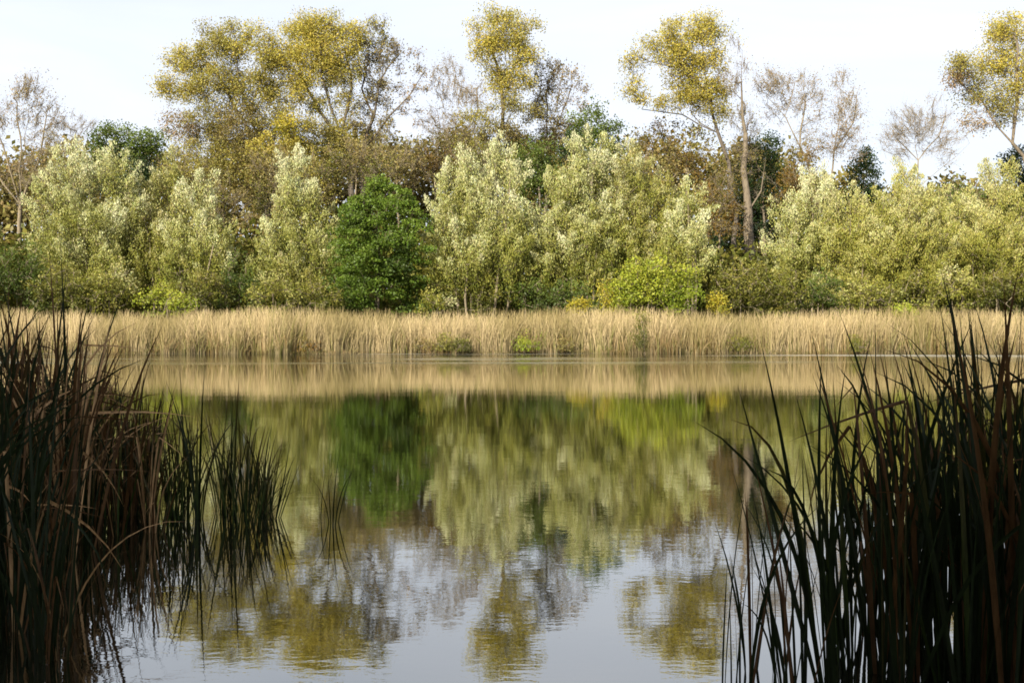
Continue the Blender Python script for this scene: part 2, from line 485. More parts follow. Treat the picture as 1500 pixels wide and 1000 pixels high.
rr = math_('ADD', math_('MULTIPLY', br, 0.38), 0.004); l(rr, gl.inputs['Roughness'])
df = N(nt, 'ShaderNodeBsdfDiffuse'); df.inputs['Color'].default_value = (0.008, 0.008, 0.004, 1)
fr = N(nt, 'ShaderNodeFresnel', i_IOR=1.333); 
fp = math_('POWER', fr.outputs[0], 0.42)
ms = N(nt, 'ShaderNodeMixShader'); l(fp, ms.inputs[0]); l(df.outputs[0], ms.inputs[1]); l(gl.outputs[0], ms.inputs[2])
om = N(nt, 'ShaderNodeOutputMaterial'); l(ms.outputs[0], om.inputs[0])
wx = np.linspace(-150, 150, 31); wy = np.linspace(0.5, 60, 13)
X, Y = np.meshgrid(wx, wy); V = np.stack([X, Y, X*0], -1).reshape(-1, 3)
ii, jj = np.meshgrid(np.arange(30), np.arange(12)); b = (jj*31+ii).ravel()
w = link('water', np_mesh('water', V, [np.stack([b, b+1, b+32, b+31], -1)], mw, smooth=True)); w['kind'] = 'structure'
w['label'] = 'still pond water mirroring the autumn trees'

# ------------------------------------------------------------------ reeds of the far bank
def ribbons(base, hgt, lean, wid, col0, col1, segs=4, droop=0.25):
    """upright blades; lean = horizontal vector at the tip (metres)"""
    n = len(base); s = np.linspace(0, 1, segs+1)
    fa = rng.uniform(0, math.pi, n); wv = np.stack([np.cos(fa), np.sin(fa)*0.6, 0*fa], -1)
    V = np.empty((n, segs+1, 2, 3)); Cc = np.empty((n, segs+1, 2, 3))
    for k, t in enumerate(s):
        c = base+lean*(t**2.2)
        c = c+np.stack([0*hgt, 0*hgt, hgt*(t-droop*np.linalg.norm(lean, axis=1)/np.maximum(hgt, .1)*t**4)], -1)
        wdt = wid*(1-0.8*t**3)
        V[:, k, 0] = c-wv*wdt[:, None]/2; V[:, k, 1] = c+wv*wdt[:, None]/2
        Cc[:, k] = (col0*(1-t)+col1*t)[:, None]
    b = np.arange(n)[:, None]*(segs+1)*2; q = []
    for k in range(segs):
        o = 2*k; q.append(np.stack([b[:, 0]+o, b[:, 0]+o+1, b[:, 0]+o+3, b[:, 0]+o+2], -1))
    return V.reshape(-1, 3), np.concatenate(q), Cc.reshape(-1, 3)

def reed_field(n, x0, x1, d0, d1, hm, name, label, bias=1.0, dull=False):
    x = rng.uniform(x0, x1, n); y = shore_far(x)+0.05+d0+(d1-d0)*rng.random(n)**bias
    patchy = 0.5+0.5*np.sin(x*0.55+2)*np.sin(x*0.21+y*0.3)
    hh = (hm+0.14*np.sin(x*0.37)+0.10*np.sin(x*1.9+y)+0.09*np.sin(x*4.7+2*y))*rng.choice([rng.uniform(0.45, .9), 1.0], n, p=[.15, .85])*(1.06-0.5*rng.random(n)**1.8)
    base = np.stack([x, y, np.full(n, -0.05)+0.3*smooth(0.3, 1.5, y-shore_far(x))], -1)
    le = rng.normal(size=(n, 3))*np.array([0.36, 0.22, 0]); le[:, 0] += 0.06
    wid = rng.uniform(0.014, 0.034, n)
    straw = np.array([0.46, 0.36, 0.195]); warm = np.array([0.25, 0.165, 0.065]); grn = np.array([0.12, 0.125, 0.025])
    pt = (0.5+0.5*np.sin(x*0.9+1.3*np.sin(x*0.31)))*(0.5+0.5*np.sin(x*2.7+y))
    m = rng.random(n)[:, None]
    top = straw*(0.8+0.4*rng.random((n, 1)))*(1-0.25*m)+warm*0.25*m
    g_ = (rng.random(n) < 0.13+0.22*(patchy > 0.72))[:, None]
    low = np.where(g_, grn, np.where((pt > 0.32)[:, None] & (rng.random((n, 1)) < .75), warm*0.7, straw*0.62))*(0.6+0.6*rng.random((n, 1)))  # brown and green bases, darkened further: shade low in the reeds is painted
    top = np.where(g_ & (rng.random((n, 1)) < 0.35), grn*1.3, top)
    mk = smooth(0.35, 0.75, 0.5+0.3*np.sin(x*0.62+0.8)+0.2*np.sin(x*2.1+y*0.8)+rng.normal(size=n)*0.12)[:, None]
    top = top*(1-0.75*mk)+np.array([0.20, 0.160, 0.055])*0.75*mk
    if dull:
        k_ = np.sin(x*0.8+2*np.sin(x*0.27))+0.5*np.sin(x*3.1) > -0.1; hh = hh*np.where(k_, 1.0, 0.35)*(1+0.25*np.sin(x*5.3))
        low = low*0.6; top = np.where(rng.random((n, 1)) < 0.4, grn*1.2, warm*0.9)*(0.7+0.6*rng.random((n, 1)))  # fringe bases darker again, shade painted into the blade colour
    V, q, c = ribbons(base, hh, le, wid, low, top)
    o = link(name, np_mesh(name, V, [q], M_reed, c))
    return tag(o, label, 'reeds', kind='stuff')
reed_field(9000, -48, 48, -0.35, 0.35, 1.0, 'reed_fringe', 'short brown and green reed stubble along the waterline of the far shore', 1.0, True)
reed_field(56000, -48, 48, 0, 5.5, 2.0, 'reed_bed', 'dense straw coloured reeds lining the far shore of the pond', 1.5)

# ------------------------------------------------------------------ distant wood closing the gaps
def wood(name, label, D, prof, pal, gz, n, leaf, group=None):
    px = rng.uniform(-300, 1800, n); top = np.interp(px, [p[0] for p in prof], [p[1] for p in prof])+12*np.sin(px*0.11)*np.sin(px*0.031)+10*np.sin(px*0.043+1)+abs(rng.normal(size=n))*9
    py = top+(474-top)*rng.random(n)**np.where(rng.random(n) < 0.3, 0.25, 1.2)
    dd = D+rng.uniform(-3, 5, n)
    c = np.stack([(px-750)/F*D, dd, CH+(HZ-py)/F*D], -1)
    nl = 10; t = rng.random(n)
    col = tints(pal, t, nl); c = np.repeat(c, nl, 0)+rng.normal(size=(n*nl, 3))*0.55
    a = rand_dirs(len(c)); w_ = unit(np.cross(a, rand_dirs(len(c))))
    s = rng.uniform(0.7, 1.3, len(c))
    V, q = rhombs(c, a, w_, leaf*s, leaf*0.6*s)
    o = link(name, np_mesh(name, V, [q], M_leaf, np.repeat(col, 4, 0)))
    tag(o, label, 'woodland', kind='stuff')
wood('woodland', 'dull olive brown mass of distant wood seen between the tall trees', 104,
     [(-300, 260), (0, 235), (120, 215), (250, 235), (400, 215), (560, 200), (650, 205), (760, 215), (900, 215), (1000, 215), (1150, 225), (1200, 250), (1290, 285), (1450, 275), (1800, 240)],
     'brown', 0.8, 21000, 0.55)
wood('undergrowth', 'dark green undergrowth in the shade behind the bank willows', 77,
     [(-300, 370), (0, 350), (300, 345), (480, 350), (640, 330), (800, 340), (1000, 345), (1060, 378), (1140, 378), (1180, 355), (1300, 370), (1450, 350), (1800, 350)],
     'olive', 0.5, 6500, 0.45)

# ------------------------------------------------------------------ tall poplars behind
T = tree
POP = dict(leaf=(0.15, 0.125), L_n=85, sig=0.48, dens=0.95, twigs=5, twl=1.1)
BARE = dict(L_n=13, leaf=(0.13, 0.10), dens=1.35, twigs=8, twl=1.25, tw_r=0.010, sig=0.5, bark=M_pale)

T('poplar_tree', 'broad olive gold poplar, leftmost of the tall crowns, leaning out over the silvery willows', 'tree', 88,
  [(278, 88, 34, 22, 'poplar'), (330, 62, 38, 26, 'poplarb'), (375, 72, 34, 30, 'poplar'), (262, 128, 30, 17, 'poplar'), (318, 122, 42, 30, 'poplarb'),
   (372, 135, 38, 34, 'poplarb'), (295, 168, 42, 26, 'poplarb', .55), (350, 190, 48, 32, 'brown', .9), (400, 180, 30, 34, 'poplarb', .8),
   (265, 190, 24, 34, 'tan', .6), (340, 245, 54, 36, 'poplarb', .8), (300, 215, 40, 34, 'poplarb', .7), (400, 110, 24, 40, 'poplarb', .8), (385, 250, 40, 50, 'brown', .8)],
  [(392, 440), (392, 300), (380, 220), (365, 165)], 'poplarb', 0.36,
  limbs=[[(380, 220), (345, 160), (320, 110), (290, 80)], [(385, 250), (405, 190), (418, 140)], [(365, 165), (350, 120), (345, 75)], [(365, 165), (385, 110), (380, 70)]], bark=M_dark, **POP)
T('poplar_tree', 'tallest golden poplar of the left group, its open dark limbs showing below the crown', 'tree', 89,
  [(440, 58, 34, 26, 'poplar'), (470, 42, 40, 24, 'poplar'), (505, 60, 28, 28, 'poplar'), (425, 95, 26, 28, 'poplar'), (458, 105, 34, 26, 'poplar'),
   (500, 115, 26, 30, 'poplarb'), (430, 140, 24, 22, 'poplar'), (472, 165, 24, 20, 'poplarb', .7), (505, 160, 18, 28, 'poplar', .7), (450, 200, 44, 26, 'poplarb', .9), (500, 200, 28, 22, 'poplarb', .8), (465, 240, 50, 34, 'poplarb', .7), (475, 75, 40, 30, 'poplar', .8)],
  [(516, 440), (516, 300), (512, 225), (492, 175), (480, 130)], 'poplar', 0.34,
  limbs=[[(512, 225), (470, 165), (450, 130), (435, 90)], [(492, 175), (470, 110), (465, 50)], [(500, 190), (515, 130), (505, 70)]], bark=M_dark, **POP)
T('poplar_tree', 'thinning grey brown poplar crown with bare twigs at its right edge', 'tree', 90,
  [(545, 48, 28, 24, 'poplarb', .9), (570, 80, 30, 30, 'brown', .75), (540, 105, 28, 30, 'brown', .9), (565, 140, 30, 26, 'brown', .7), (600, 105, 30, 50, 'tan', .25), (615, 150, 30, 30, 'tan', .2), (535, 150, 22, 20, 'brown', .8), (550, 190, 40, 24, 'brown', .7)],
  [(527, 440), (530, 300), (530, 220), (548, 170), (556, 120), (552, 70)], 'brown', 0.30,
  limbs=[[(530, 220), (570, 170), (600, 140), (625, 100)], [(548, 170), (530, 130), (540, 80)], [(556, 120), (585, 80), (590, 60)]],
  leaf=(0.18, 0.14), L_n=24, dens=1.0, sig=0.38, twigs=10, twl=1.3, bark=M_dark)
T('poplar_tree', 'round topped golden poplar standing alone in the middle of the skyline', 'tree', 87,
  [(737, 45, 44, 28, 'poplar'), (712, 72, 26, 20, 'poplar'), (760, 75, 28, 20, 'poplar'), (722, 122, 24, 22, 'poplar'), (758, 120, 22, 20, 'poplar', .9), (738, 150, 26, 14, 'poplarb', .7),
   (735, 96, 20, 16, 'poplarb', .35), (770, 165, 22, 22, 'poplarb', .45), (700, 185, 30, 24, 'poplarb', .5), (735, 205, 44, 22, 'brown', .9), (770, 225, 34, 22, 'olive', .7)],
  [(724, 440), (724, 300), (726, 225), (737, 160), (745, 110), (738, 60)], 'poplar', 0.30,
  limbs=[[(737, 160), (728, 95), (715, 60)], [(745, 130), (755, 95), (762, 65)], [(728, 215), (750, 165), (790, 145)], [(726, 225), (700, 185), (672, 155), (665, 120)]], bark=M_dark, **POP)
T('sparse_tree', 'nearly leafless tan tree to the left of the round topped poplar', 'tree', 92,
  [(660, 120, 28, 34, 'tan', 1), (690, 150, 26, 40, 'tan', .8), (645, 180, 30, 34, 'tan', .8), (680, 210, 36, 26, 'brown', 1)],
  [(705, 440), (700, 290), (685, 220), (668, 150)], 'tan', 0.11, limbs=[[(700, 290), (650, 220), (640, 160)], [(685, 220), (700, 160), (698, 130)]], **BARE)
T('poplar_tree', 'grey brown half bare crown joined to the right side of the round topped poplar', 'tree', 90,
  [(795, 115, 26, 26, 'brown', 1.2), (825, 120, 22, 28, 'tan', .8), (800, 160, 30, 26, 'brown', 1.2), (845, 135, 20, 34, 'tan', .4), (820, 200, 34, 30, 'brown', 1.3), (790, 215, 30, 26, 'brown', 1.3)],
  [(800, 440), (800, 300), (802, 210), (800, 140)], 'brown', 0.2, limbs=[[(802, 210), (830, 150), (840, 110)]],
  leaf=(0.18, 0.14), L_n=20, dens=1.0, sig=0.4, twigs=9, twl=1.2, bark=M_bark)
T('poplar_tree', 'high golden poplar crown with dark crooked limbs, left of the thick grey trunk', 'tree', 85,
  [(1005, 52, 36, 26, 'poplar'), (1035, 45, 24, 24, 'poplar'), (985, 75, 24, 24, 'poplar'), (1030, 95, 34, 24, 'poplar'), (930, 88, 20, 14, 'poplar', .75), (950, 68, 18, 12, 'poplar', .7),
   (1000, 115, 28, 20, 'poplar'), (1040, 135, 30, 20, 'poplar'), (935, 130, 24, 16, 'poplar', .6), (960, 145, 22, 14, 'poplar', .6), (1012, 150, 28, 18, 'poplar'),
   (1050, 165, 24, 16, 'poplarb', .6)],
  [(1075, 440), (1078, 330), (1068, 240), (1052, 195), (1040, 140), (1030, 80)], 'poplar', 0.21,
  limbs=[[(1052, 195), (1025, 180), (1012, 165)], [(1040, 140), (1000, 100), (950, 90)], [(1052, 195), (1000, 168), (940, 160)]], bark=M_dark, **{**POP, 'twigs': 6})
T('old_poplar_tree', 'old poplar with a thick pale grey trunk, broken low limbs and almost no leaves', 'tree', 83,
  [(1068, 110, 18, 36, 'tan', .6), (1090, 120, 16, 34, 'tan', .5), (1078, 60, 10, 18, 'poplar', .3), (1085, 170, 20, 26, 'brown', .9), (1090, 225, 18, 40, 'brown', .9), (1100, 190, 14, 30, 'olive', .8), (1062, 285, 26, 34, 'brown', .5), (1120, 280, 22, 34, 'brown', .3)],
  [(1100, 440), (1099, 370), (1096, 310), (1089, 250), (1092, 195), (1086, 120), (1088, 75)], 'brown', 0.42,
  limbs=[[(1098, 325), (1075, 295), (1045, 285)], [(1098, 345), (1070, 343), (1045, 345)], [(1095, 300), (1115, 280), (1122, 230)]], **{**BARE, 'L_n': 8, 'bark': M_bark})
T('sparse_tree', 'thin tan tree with a forked leaning trunk and few dry leaves, by the old poplar', 'tree', 88,
  [(1125, 120, 24, 18, 'tan', 1.6), (1165, 130, 34, 30, 'tan', .8), (1140, 160, 22, 22, 'tan', .5), (1190, 160, 24, 40, 'tan', .6), (1180, 215, 26, 26, 'brown', .9)],
  [(1205, 440), (1200, 290), (1172, 215), (1150, 170), (1125, 143)], 'tan', 0.12,
  limbs=[[(1172, 215), (1180, 150), (1175, 110)], [(1150, 170), (1165, 120)]], **BARE)
T('sparse_tree', 'twiggy narrow tree with pale tan leaves rising between the forked tree and small pine', 'tree', 89,
  [(1232, 115, 14, 18, 'tan', 1), (1240, 160, 22, 32, 'tan', 1.3), (1222, 205, 22, 30, 'tan', 1.2), (1255, 200, 16, 30, 'tan', .8)],
  [(1215, 440), (1215, 290), (1222, 220), (1236, 150), (1234, 110)], 'tan', 0.10, limbs=[[(1222, 220), (1250, 180), (1255, 140)]], **BARE)
T('bare_tree', 'bare pinkish grey tree with a fan of fine twigs left of the rightmost poplar', 'tree', 100,
  [(1330, 180, 34, 26, 'tan', .8), (1365, 190, 30, 36, 'tan', .8), (1310, 210, 26, 26, 'tan', .7), (1395, 215, 28, 26, 'tan', .5), (1370, 150, 12, 16, 'tan', .4)],
  [(1345, 440), (1345, 300), (1345, 235), (1340, 190)], 'tan', 0.10, limbs=[[(1345, 240), (1375, 200), (1385, 170)], [(1345, 240), (1315, 205)], [(1348, 280), (1400, 230), (1420, 210)]],
  **{**BARE, 'L_n': 6, 'twl': 1.8})
T('poplar_tree', 'golden poplar cut by the right edge of the view, its limbs reaching left', 'tree', 82,
  [(1485, 45, 34, 26, 'poplar'), (1450, 90, 30, 24, 'poplar'), (1500, 105, 34, 34, 'poplar'), (1410, 98, 24, 16, 'poplarb', .8), (1400, 120, 18, 20, 'tan', .8), (1440, 135, 30, 24, 'poplarb', .8), (1480, 160, 34, 24, 'poplarb', .7),
   (1545, 60, 40, 40, 'poplar'), (1560, 140, 46, 40, 'poplar'), (1430, 175, 18, 14, 'tan', .5)],
  [(1545, 440), (1530, 320), (1500, 230), (1465, 190), (1440, 150)], 'poplar', 0.3,
  limbs=[[(1465, 190), (1440, 150), (1400, 115)], [(1480, 205), (1490, 150), (1490, 60)], [(1520, 280), (1550, 180), (1560, 90)]], bark=M_bark, **POP)
T('sparse_tree', 'tan many stemmed tree fanning up from a low stump at the left edge of view', 'tree', 80,
  [(40, 125, 26, 24, 'tan', .9), (15, 165, 24, 30, 'tan', .5), (65, 170, 26, 40, 'tan', .8), (20, 230, 40, 34, 'tan', .4), (75, 235, 28, 34, 'brown', 1), (50, 280, 44, 26, 'brown', .6), (-40, 170, 40, 50, 'tan', .8)],
  [(28, 440), (28, 330), (30, 300)], 'tan', 0.17,
  limbs=[[(30, 300), (38, 230), (42, 130)], [(30, 300), (12, 240), (-5, 190)], [(30, 300), (55, 240), (68, 170)], [(30, 300), (5, 270), (-30, 220)], [(30, 310), (50, 335), (58, 345)], [(30, 300), (30, 200), (25, 150)]],
  **{**BARE, 'L_n': 16, 'dens': 1.5})
T('sparse_tree', 'low faint twiggy tree peeping above the dark green crown at the left', 'tree', 98,
  [(118, 180, 22, 20, 'tan', .7), (95, 200, 24, 24, 'brown', .8)], [(108, 440), (108, 290), (110, 200)], 'tan', 0.1, **{**BARE, 'L_n': 3})

# ------------------------------------------------------------------ middle layer
MID = dict(leaf=(0.2, 0.15), L_n=60, sig=0.42, dens=0.7, twigs=2)
T('oak_tree', 'dark green round tree between the silvery willows and the leftmost poplar', 'tree', 82,
  [(165, 210, 34, 30, 'green'), (205, 205, 34, 28, 'green'), (225, 240, 26, 36, 'green'), (185, 250, 50, 36, 'dkgreen')],
  [(190, 440), (190, 320), (190, 230)], 'green', 0.25, **MID)
T('oak_tree', 'mid green tree rising behind the tallest willow plumes', 'tree', 84,
  [(862, 180, 30, 26, 'green'), (885, 205, 30, 34, 'green'), (840, 215, 26, 26, 'dkgreen'), (890, 250, 30, 40, 'olive')],
  [(870, 440), (870, 320), (868, 220)], 'green', 0.22, **MID)
T('oak_tree', 'bright green tree filling the notch between the two big silver willows', 'tree', 76,
  [(785, 225, 22, 26, 'green'), (800, 260, 26, 34, 'green'), (775, 285, 24, 40, 'green')],
  [(790, 440), (790, 330), (790, 250)], 'green', 0.16, **MID)
T('ivy_tree', 'dark evergreen mass just right of the old poplar trunk', 'tree', 90,
  [(1120, 225, 30, 30, 'dkgreen'), (1105, 265, 34, 40, 'dkgreen'), (1145, 270, 32, 40, 'olive'), (1120, 320, 46, 44, 'dkgreen'), (1065, 330, 34, 50, 'dkgreen')],
  [(1120, 440), (1120, 330), (1118, 230)], 'dkgreen', 0.2, **MID)
T('brown_tree', 'russet brown leafy crown tangled beneath the old poplar left limb', 'tree', 86,
  [(965, 200, 34, 32, 'orange'), (1005, 215, 34, 34, 'orange'), (1040, 250, 30, 36, 'orange'), (975, 245, 36, 34, 'brown'), (1030, 200, 26, 24, 'poplarb', .7), (1060, 300, 26, 40, 'orange', .8), (1075, 245, 22, 30, 'brown', .6)],
  [(1010, 440), (1010, 320), (1005, 230)], 'orange', 0.18, **{**MID, 'twigs': 5, 'L_n': 22})
T('pine_tree', 'small dark pine standing up behind the right hand willows', 'tree', 92,
  [(1266, 232, 15, 12, 'dkgreen', 1.6), (1264, 256, 22, 16, 'dkgreen', 1.5), (1266, 285, 26, 20, 'dkgreen', 1.2)], [(1265, 440), (1265, 320), (1265, 235)], 'dkgreen', 0.14, **MID)
T('pine_tree', 'dark conifer crown against the trunk at the right edge', 'tree', 88,
  [(1488, 232, 22, 14, 'dkgreen', 1.4), (1500, 255, 30, 18, 'dkgreen', 1.4), (1495, 290, 34, 24, 'dkgreen', 1.2)], [(1497, 440), (1497, 320), (1495, 240)], 'dkgreen', 0.16, **MID)
brs = [
 (270, 265, 40, 60, 'poplarb', 'olive brown thicket tree left of the lower poplar trunks'),
 (330, 300, 34, 50, 'brown', 'bare stemmed brown tree behind the pale narrow willow plume'),
 (400, 265, 38, 60, 'brown', 'rusty brown thicket tree between the left poplar trunks'),
 (455, 275, 36, 60, 'poplarb', 'brown thicket tree under the tallest left poplar'),
 (520, 240, 40, 40, 'brown', 'brown twiggy tree right above the dark green alder'),
 (585, 245, 44, 46, 'brown', 'grey brown twiggy tree right of the alder top'),
 (640, 235, 36, 44, 'orange', 'russet twiggy tree behind the left edge of the middle willow'),
 (700, 240, 40, 40, 'olive', 'olive brown tree below the round topped poplar'),
 (1055, 300, 30, 56, 'orange', 'russet thicket tree in front of the yellow poplar trunk, left of the old grey trunk'),
 (1170, 270, 30, 60, 'orange', 'brown green tree behind the pale plume right of the old poplar'),
 (930, 270, 30, 50, 'brown', 'brown leaved tree behind the right slope of the tallest willow'),
 (1400, 300, 40, 36, 'green', 'green brown tree seen low between the right hand willows'),
]
for (px, py, rx, ry, pl, lab) in brs:
    T('thicket_tree', lab, 'tree', 80+rng.uniform(-2, 3), [(px, py-ry*0.35, rx*0.9, ry*0.6, pl), (px+rx*0.4, py+ry*0.2, rx*0.7, ry*0.6, pl), (px-rx*0.4, py+ry*0.2, rx*0.7, ry*0.6, pl if pl != 'brown' else 'olive')],
      [(px+rng.uniform(-8, 8), 440), (px, 340), (px+rng.uniform(-8, 8), py)], pl, 0.12, leaf=(0.18, 0.12), L_n=28, sig=0.4, dens=0.8, twigs=7, twl=1.3, bark=M_pale)
T('poplar_tree', 'low bright yellow poplar crown glowing between the two left poplar trunks', 'tree', 85,
  [(420, 185, 26, 14, 'yellow', .9), (395, 215, 24, 20, 'poplar'), (432, 215, 22, 20, 'poplar')], [(418, 440), (418, 300), (418, 210)], 'yellow', 0.12, **MID)

# ------------------------------------------------------------------ willows along the bank
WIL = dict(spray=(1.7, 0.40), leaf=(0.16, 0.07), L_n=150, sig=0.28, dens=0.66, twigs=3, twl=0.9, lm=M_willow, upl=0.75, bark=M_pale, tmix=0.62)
def willow(label, D, plumes, pal, stems, R=0.075, group='willows along the far bank', **kw):
    """plumes: (px, top, half width, bottom)"""
    bl = []
    for (px, top, hw, bot) in plumes:
        h_ = bot-top
        bl.append((px, top+h_*0.20, hw*0.72, h_*0.17, None, 1.1))
        bl.append((px+rng.uniform(-4, 4), top+h_*0.40, hw*1.02, h_*0.21, None, 1))
        bl.append((px+rng.uniform(-8, 8), top+h_*0.62, hw*1.15, h_*0.22, None, .9))
        bl.append((px+rng.uniform(-10, 10), top+h_*0.84, hw*1.05, h_*0.17, pal if pal != 'silver' else 'willow', .7))
    x0, y0 = stems[0]
    kk = {**WIL, **kw}
    limbs = [[(x0+(x-x0)*rng.uniform(.2, .8), 450), (x0+(x-x0)*.8+rng.uniform(-5, 5), (450+y)/2+rng.uniform(-5, 5)), (x+rng.uniform(-4, 4), y)] for (x, y) in list(stems[1:])+[(x0+rng.uniform(-40, 40), y0+60), (x0+rng.uniform(-30, 30), y0+80)]]
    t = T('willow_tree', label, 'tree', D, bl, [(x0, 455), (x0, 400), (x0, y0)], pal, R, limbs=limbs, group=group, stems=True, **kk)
    return t
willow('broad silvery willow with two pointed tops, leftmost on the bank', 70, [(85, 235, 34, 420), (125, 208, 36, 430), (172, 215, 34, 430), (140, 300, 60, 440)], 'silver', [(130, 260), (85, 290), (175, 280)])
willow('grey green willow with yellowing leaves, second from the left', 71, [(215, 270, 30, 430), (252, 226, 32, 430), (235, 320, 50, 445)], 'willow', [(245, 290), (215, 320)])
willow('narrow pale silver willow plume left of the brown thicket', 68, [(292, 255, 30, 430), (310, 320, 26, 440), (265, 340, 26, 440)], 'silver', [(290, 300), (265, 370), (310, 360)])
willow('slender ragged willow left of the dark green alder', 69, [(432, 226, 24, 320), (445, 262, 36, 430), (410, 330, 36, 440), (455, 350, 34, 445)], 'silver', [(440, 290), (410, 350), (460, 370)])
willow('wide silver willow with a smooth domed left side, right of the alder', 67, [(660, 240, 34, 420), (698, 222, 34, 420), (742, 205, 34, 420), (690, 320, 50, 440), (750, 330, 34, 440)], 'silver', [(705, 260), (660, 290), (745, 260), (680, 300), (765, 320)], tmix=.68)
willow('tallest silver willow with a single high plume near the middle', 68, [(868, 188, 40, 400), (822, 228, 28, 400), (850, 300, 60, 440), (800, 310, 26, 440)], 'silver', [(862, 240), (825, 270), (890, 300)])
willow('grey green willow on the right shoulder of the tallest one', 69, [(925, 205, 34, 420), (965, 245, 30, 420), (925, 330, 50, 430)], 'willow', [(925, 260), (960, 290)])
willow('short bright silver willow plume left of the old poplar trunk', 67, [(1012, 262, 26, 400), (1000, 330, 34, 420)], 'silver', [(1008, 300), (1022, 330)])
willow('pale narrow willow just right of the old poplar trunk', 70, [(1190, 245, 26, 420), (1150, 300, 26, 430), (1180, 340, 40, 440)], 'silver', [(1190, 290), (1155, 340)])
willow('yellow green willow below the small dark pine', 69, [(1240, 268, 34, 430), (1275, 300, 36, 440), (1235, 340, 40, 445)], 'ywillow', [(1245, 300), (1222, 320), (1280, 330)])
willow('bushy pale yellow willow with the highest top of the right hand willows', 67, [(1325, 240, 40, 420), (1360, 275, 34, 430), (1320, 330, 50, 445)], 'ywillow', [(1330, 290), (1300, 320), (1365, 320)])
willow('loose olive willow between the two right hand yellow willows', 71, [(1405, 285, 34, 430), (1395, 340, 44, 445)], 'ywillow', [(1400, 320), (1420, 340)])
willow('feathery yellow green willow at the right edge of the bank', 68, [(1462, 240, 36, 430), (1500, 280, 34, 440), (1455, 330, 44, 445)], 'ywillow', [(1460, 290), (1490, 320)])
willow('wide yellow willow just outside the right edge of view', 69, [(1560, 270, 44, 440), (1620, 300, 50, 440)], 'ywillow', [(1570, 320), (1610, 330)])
willow('grey willow just outside the left edge of view', 69, [(-60, 300, 50, 440), (-120, 270, 50, 440)], 'willow', [(-60, 320), (-110, 320)])

# the alder: stacked leafy tiers
T('alder_tree', 'dense deep green alder standing between two pale willows', 'tree', 66,
  [(555, 285, 30, 30), (530, 310, 34, 28), (585, 310, 32, 30), (515, 345, 30, 30), (560, 345, 44, 30), (605, 350, 24, 34), (525, 385, 40, 28), (590, 390, 38, 30), (540, 425, 48, 28), (600, 430, 32, 26), (500, 400, 22, 36)],
  [(552, 455), (552, 400), (555, 290)], 'alder', 0.16, leaf=(0.16, 0.13), L_n=110, sig=0.40, dens=0.8, flat=0.35, twigs=1, tmix=0.4)

# ------------------------------------------------------------------ shrubs at the foot of the trees
BUSH = dict(leaf=(0.17, 0.10), L_n=34, sig=0.26, dens=1.2, twigs=3, twl=0.6, bark=M_pale)
def bush(label, px, top, hw, pal, D=64.5, **kw):
    h_ = 462-top
    bl = [(px, top+h_*0.35, hw*0.62, h_*0.34), (px-hw*0.45, top+h_*0.62, hw*0.55, h_*0.38), (px+hw*0.45, top+h_*0.60, hw*0.55, h_*0.38)]
    return T('bush', label, 'bush', D, bl, [(px, 460), (px, 450), (px, top+h_*0.5)], pal, 0.05, **{**BUSH, **kw})
for a in [
 ('dark green bush at the left edge of the far bank', 25, 345, 50, 'green', 66),
 ('olive bush below the leftmost silvery willow', 90, 385, 46, 'olive', 64),
 ('yellow olive bush with thin stems under the two topped willow', 160, 380, 44, 'ywillow', 64),
 ('grassy green bush sprawling onto the reeds on the left', 245, 415, 40, 'lime', 62.5),
 ('olive bush below the narrow silver willow plume', 300, 385, 40, 'olive', 64),
 ('dark green bush tucked beside the slender ragged willow', 350, 375, 36, 'green', 66),
 ('yellow green leafy bush at the foot of the ragged willow', 400, 395, 40, 'ywillow', 64),
 ('olive bush against the left foot of the alder', 462, 400, 34, 'olive', 64),
 ('pale low bush against the right foot of the alder', 640, 425, 30, 'ywillow', 63),
 ('olive bush under the domed silver willow', 690, 405, 44, 'olive', 66.5),
 ('dark green bush in the shade below the two big willows', 770, 395, 40, 'green', 66.5),
 ('deep green bush below the tallest willow', 840, 410, 40, 'green', 65),
 ('bright lime bush pushing forward over the reeds', 955, 372, 68, 'lime', 61.8),
 ('small yellow leaved bush on the left of the lime bush', 890, 412, 15, 'yellow', 61.8),
 ('tiny yellow sprig standing alone between the reeds and willows', 848, 437, 12, 'yellow', 62),
 ('small orange yellow bush on the right of the lime bush', 1052, 428, 12, 'yellow', 62.5),
 ('rounded olive green bush below the old poplar trunk', 1085, 378, 56, 'olive', 64),
 ('flat topped green bush right of the old poplar trunk', 1150, 385, 44, 'olive', 65),
 ('deep green bush under the pale narrow willow', 1205, 395, 40, 'green', 66),
 ('yellow olive bush under the small dark pine', 1265, 395, 46, 'ywillow', 64.5),
 ('dark olive bush with many thin stems on the right', 1330, 400, 46, 'olive', 65),
 ('thin stemmed yellow bush near the right end of the reeds', 1395, 390, 40, 'ywillow', 64.5),
 ('green bush at the right edge of the far bank', 1460, 385, 50, 'olive', 65),
 ('pale sprig of leaves rising out of the right hand reeds', 1326, 450, 12, 'lime', 60),
 ('wide olive bush outside the right edge of view', 1570, 380, 70, 'olive', 65),
 ('wide green bush outside the left edge of view', -70, 370, 70, 'green', 65),
]:
    bush(a[0], a[1], a[2], a[3], a[4], a[5], **(dict(dens=2.0, L_n=44) if a[4] == 'lime' and a[3] > 50 else {}))
